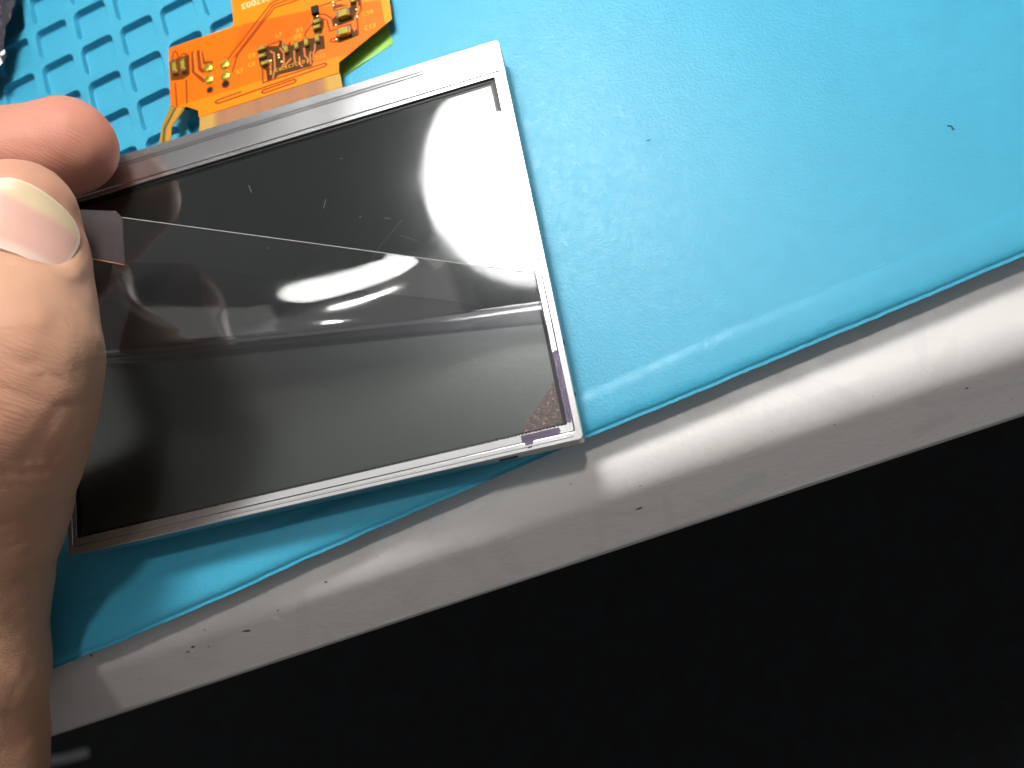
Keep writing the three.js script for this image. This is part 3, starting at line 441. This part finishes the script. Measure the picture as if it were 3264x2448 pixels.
  // surface nets over a box, finer where the camera sees the hand
  function nets(lo, hi, c, keep) {
    const nx = Math.ceil((hi[0] - lo[0]) / c), ny = Math.ceil((hi[1] - lo[1]) / c), nz = Math.ceil((hi[2] - lo[2]) / c), sx = nx + 1, sy = ny + 1, sz = nz + 1, F = new Float32Array(sx * sy * sz).fill(99), id = (i, j, k) => (k * sy + j) * sx + i;
    const B = 4;                                                      // skip blocks far from the surface
    for (let k = 0; k < sz; k += B) for (let j = 0; j < sy; j += B) for (let i = 0; i < sx; i += B) {
      const m = plain(lo[0] + (i + B / 2) * c, lo[1] + (j + B / 2) * c, lo[2] + (k + B / 2) * c);
      if (Math.abs(m) > B * c * 0.9 + 3.2) { if (m < 0) for (let kk = k; kk < Math.min(sz, k + B); kk++) for (let jj = j; jj < Math.min(sy, j + B); jj++) for (let ii = i; ii < Math.min(sx, i + B); ii++) F[id(ii, jj, kk)] = -99; continue; }
      for (let kk = k; kk < Math.min(sz, k + B); kk++) for (let jj = j; jj < Math.min(sy, j + B); jj++) for (let ii = i; ii < Math.min(sx, i + B); ii++) F[id(ii, jj, kk)] = field(lo[0] + ii * c, lo[1] + jj * c, lo[2] + kk * c);
    }
    const vid = new Int32Array(nx * ny * nz).fill(-1), P = [], cell = (i, j, k) => (k * ny + j) * nx + i;
    for (let k = 0; k < nz; k++) for (let j = 0; j < ny; j++) for (let i = 0; i < nx; i++) {
      let px = 0, py = 0, pz = 0, n = 0; const f = [];
      for (let q = 0; q < 8; q++) f.push(F[id(i + (q & 1), j + ((q >> 1) & 1), k + (q >> 2))]);
      for (let q = 0; q < 8; q++) for (const b of [1, 2, 4]) if (!(q & b)) { const r = q | b, f0 = f[q], f1 = f[r]; if (f0 < 0 !== f1 < 0) { const t = f0 / (f0 - f1); px += (q & 1) + (b === 1 ? t : 0); py += ((q >> 1) & 1) + (b === 2 ? t : 0); pz += (q >> 2) + (b === 4 ? t : 0); n++; } }
      if (n) { vid[cell(i, j, k)] = P.length / 3; P.push(lo[0] + (i + px / n) * c, lo[1] + (j + py / n) * c, lo[2] + (k + pz / n) * c); }
    }
    const I = [], quad = (a, b, cc, d, flip) => { if (a < 0 || b < 0 || cc < 0 || d < 0) return; if (flip) I.push(a, b, cc, a, cc, d); else I.push(a, cc, b, a, d, cc); };
    for (let k = 1; k < nz; k++) for (let j = 1; j < ny; j++) for (let i = 1; i < nx; i++) {
      const f0 = F[id(i, j, k)] < 0;
      if (f0 !== F[id(i + 1, j, k)] < 0) quad(vid[cell(i, j - 1, k - 1)], vid[cell(i, j, k - 1)], vid[cell(i, j, k)], vid[cell(i, j - 1, k)], f0);
      if (f0 !== F[id(i, j + 1, k)] < 0) quad(vid[cell(i - 1, j, k - 1)], vid[cell(i - 1, j, k)], vid[cell(i, j, k)], vid[cell(i, j, k - 1)], f0);
      if (f0 !== F[id(i, j, k + 1)] < 0) quad(vid[cell(i - 1, j - 1, k)], vid[cell(i, j - 1, k)], vid[cell(i, j, k)], vid[cell(i - 1, j, k)], f0);
    }
    return { P, I };
  }
  const { P, I } = nets([-112, -40, 4], [18, 52, 250], 0.95);
  const g = new THREE.BufferGeometry(); g.setAttribute('position', new THREE.Float32BufferAttribute(P, 3)); g.setIndex(I);
  const N = new Float32Array(P.length), UV = new Float32Array(P.length / 3 * 2), C = new Float32Array(P.length), e = 0.35;
  for (let i = 0; i < P.length; i += 3) {
    const x = P[i], y = P[i + 1], z = P[i + 2];
    const n = V3(field(x + e, y, z) - field(x - e, y, z), field(x, y + e, z) - field(x, y - e, z), field(x, y, z + e) - field(x, y, z - e)).normalize();
    N[i] = n.x; N[i + 1] = n.y; N[i + 2] = n.z;
    let bd = 1e9, bi = 0; for (let q = 0; q < 8; q++) { const d = chainD(chains[q], x, y, z); if (d < bd) { bd = d; bi = q; } }
    chainD(chains[bi], x, y, z, info);
    const A = V3(info.ax, info.ay, info.az).normalize(), ref = bi === 0 ? nn.clone() : V3(0, 1, 0); ref.addScaledVector(A, -ref.dot(A)).normalize(); const oth = A.clone().cross(ref), R = V3(info.px, info.py, info.pz);
    UV[i / 3 * 2] = x * 0.9 + y * 0.55; UV[i / 3 * 2 + 1] = z * 0.9 + y * 0.45;
    // skin colour: pinker at the finger ends and over the joint, mottled
    const m = noise3(x * 0.22, y * 0.22, z * 0.22, 9) * 0.6 + noise3(x * 0.7, y * 0.7, z * 0.7, 10) * 0.4 - 0.5;
    let pink = bi > 0 && bi < 5 ? smoothstep(26 - info.s, 0, 22) * 0.85 : bi === 0 ? 0.25 * Math.exp(-(((info.s - 29) / 5) ** 2)) + 0.25 * smoothstep(9 - info.s, 0, 7) : 0;
    pink = clamp(pink + 0.5 * m, 0, 1);
    const c = [lerp(0.51, 0.50, pink), lerp(0.275, 0.195, pink), lerp(0.17, 0.138, pink)], k = 1 + 0.12 * m;
    C[i] = c[0] * k; C[i + 1] = c[1] * k; C[i + 2] = c[2] * k;
  }
  g.setAttribute('normal', new THREE.BufferAttribute(N, 3)); g.setAttribute('uv', new THREE.BufferAttribute(UV, 2)); g.setAttribute('color', new THREE.BufferAttribute(C, 3));
  // fine skin lines: small uneven cells
  const cells = 26, jit = (i, j, s) => hash3(((i % cells) + cells) % cells, ((j % cells) + cells) % cells, s, 77);
  const skinBump = tex(384, (u, v) => { const X = u * cells, Y = v * cells, ci = Math.floor(X), cj = Math.floor(Y); let a = 9, b = 9; for (let j = -1; j <= 1; j++) for (let i = -1; i <= 1; i++) { const d = Math.hypot(ci + i + jit(ci + i, cj + j, 1) - X, (cj + j + jit(ci + i, cj + j, 2) - Y) * 0.7); if (d < a) { b = a; a = d; } else if (d < b) b = d; } return 0.25 + 0.6 * smoothstep(b - a, 0, 0.35) + 0.15 * tileNoise(u * 120, v * 120, 120, 78); });
  const skin = std({ color: rgb(1, 1, 1), vertexColors: true, roughness: 0.55, bumpMap: per(skinBump, 11), bumpScale: 0.00004, specularIntensity: 0.6, sheen: 0.15, sheenRoughness: 0.5, sheenColor: rgb(0.9, 0.6, 0.5) });
  const hand = obj('hand', g, skin);
  tag(hand, 'bare left hand pinching the film tab between thumb and forefinger at the panel', 'hand');
  // thumbnail: a thin curved plate over its bed
  const surf = (s, t) => { let p = nailC.clone().addScaledVector(na, s).addScaledVector(nb, t).addScaledVector(nn, 14); for (let i = 0; i < 40; i++) { const d = chainD(chains[0], p.x, p.y, p.z); if (d < 0.01) break; p.addScaledVector(nn, -Math.max(d * 0.7, 0.01)); if (p.clone().sub(nailC).dot(nn) < -3) break; } return p; };
  const nu = 40, nv = 40, NP = [], NC = [];
  const plateAt = (a, b, dz) => { // disc parametrisation of the superellipse
    const ang = a * Math.PI * 2, ca = Math.cos(ang), sa = Math.sin(ang), k = b / Math.pow(Math.abs(ca) ** 3.8 + Math.abs(sa) ** 3.8, 1 / 3.8), s = k * ca * NL, t = k * sa * NW;
    const p = surf(s, t * 0.985), q = surf(s, 0), drop = p.clone().sub(q).dot(nn), arch = -(t * t) / (2 * 9.6);       // flatter, cleaner arch than the skin
    p.addScaledVector(nn, (arch - drop) * 0.2 + 0.02 + dz + 0.25 * smoothstep(s, 3.5, NL));
    return [p, s, t];
  };
  const top = grid(nu, nv, (a, b) => { const [p, s, t] = plateAt(a, b, 0); const free = smoothstep(s + 0.1 * Math.abs(t) - 0.25 * Math.abs(t), 1.6, 3.4), rimr = smoothstep(nailR(s, t), 0.93, 0.99), lun = smoothstep(-s, 3.6, 5.4) * 0.4; let c = [0.56, 0.32, 0.255].map((w, i) => lerp(w, [0.57, 0.43, 0.27][i], free)); c = c.map((w, i) => lerp(w, [0.66, 0.58, 0.48][i], Math.max(rimr * 0.7, lun))); NC.push(...c); return p; }, (a, b) => [a * 12, b * 6]);
  const colors = NC.slice(); const under = grid(nu, nv, (a, b) => plateAt(a, b, -0.4)[0]); 
  for (let i = 0; i < under.index.count; i += 3) { const q = under.index.getX(i); under.index.setX(i, under.index.getX(i + 1)); under.index.setX(i + 1, q); } under.computeVertexNormals();
  const rimG = grid(nu, 1, (a, b) => plateAt(a, 1, -0.4 * b)[0]); 
  top.setAttribute('color', new THREE.Float32BufferAttribute(colors, 3)); under.setAttribute('color', new THREE.Float32BufferAttribute(colors, 3)); rimG.setAttribute('color', new THREE.Float32BufferAttribute(new Array((nu + 1) * 2).fill([0.72, 0.66, 0.55]).flat(), 3));
  obj('fingernail', mergeGeometries([top, under, rimG]), std({ color: rgb(1, 1, 1), vertexColors: true, roughness: 0.4, specularIntensity: 0.6 }), hand);
}

renderer.render(scene, camera);
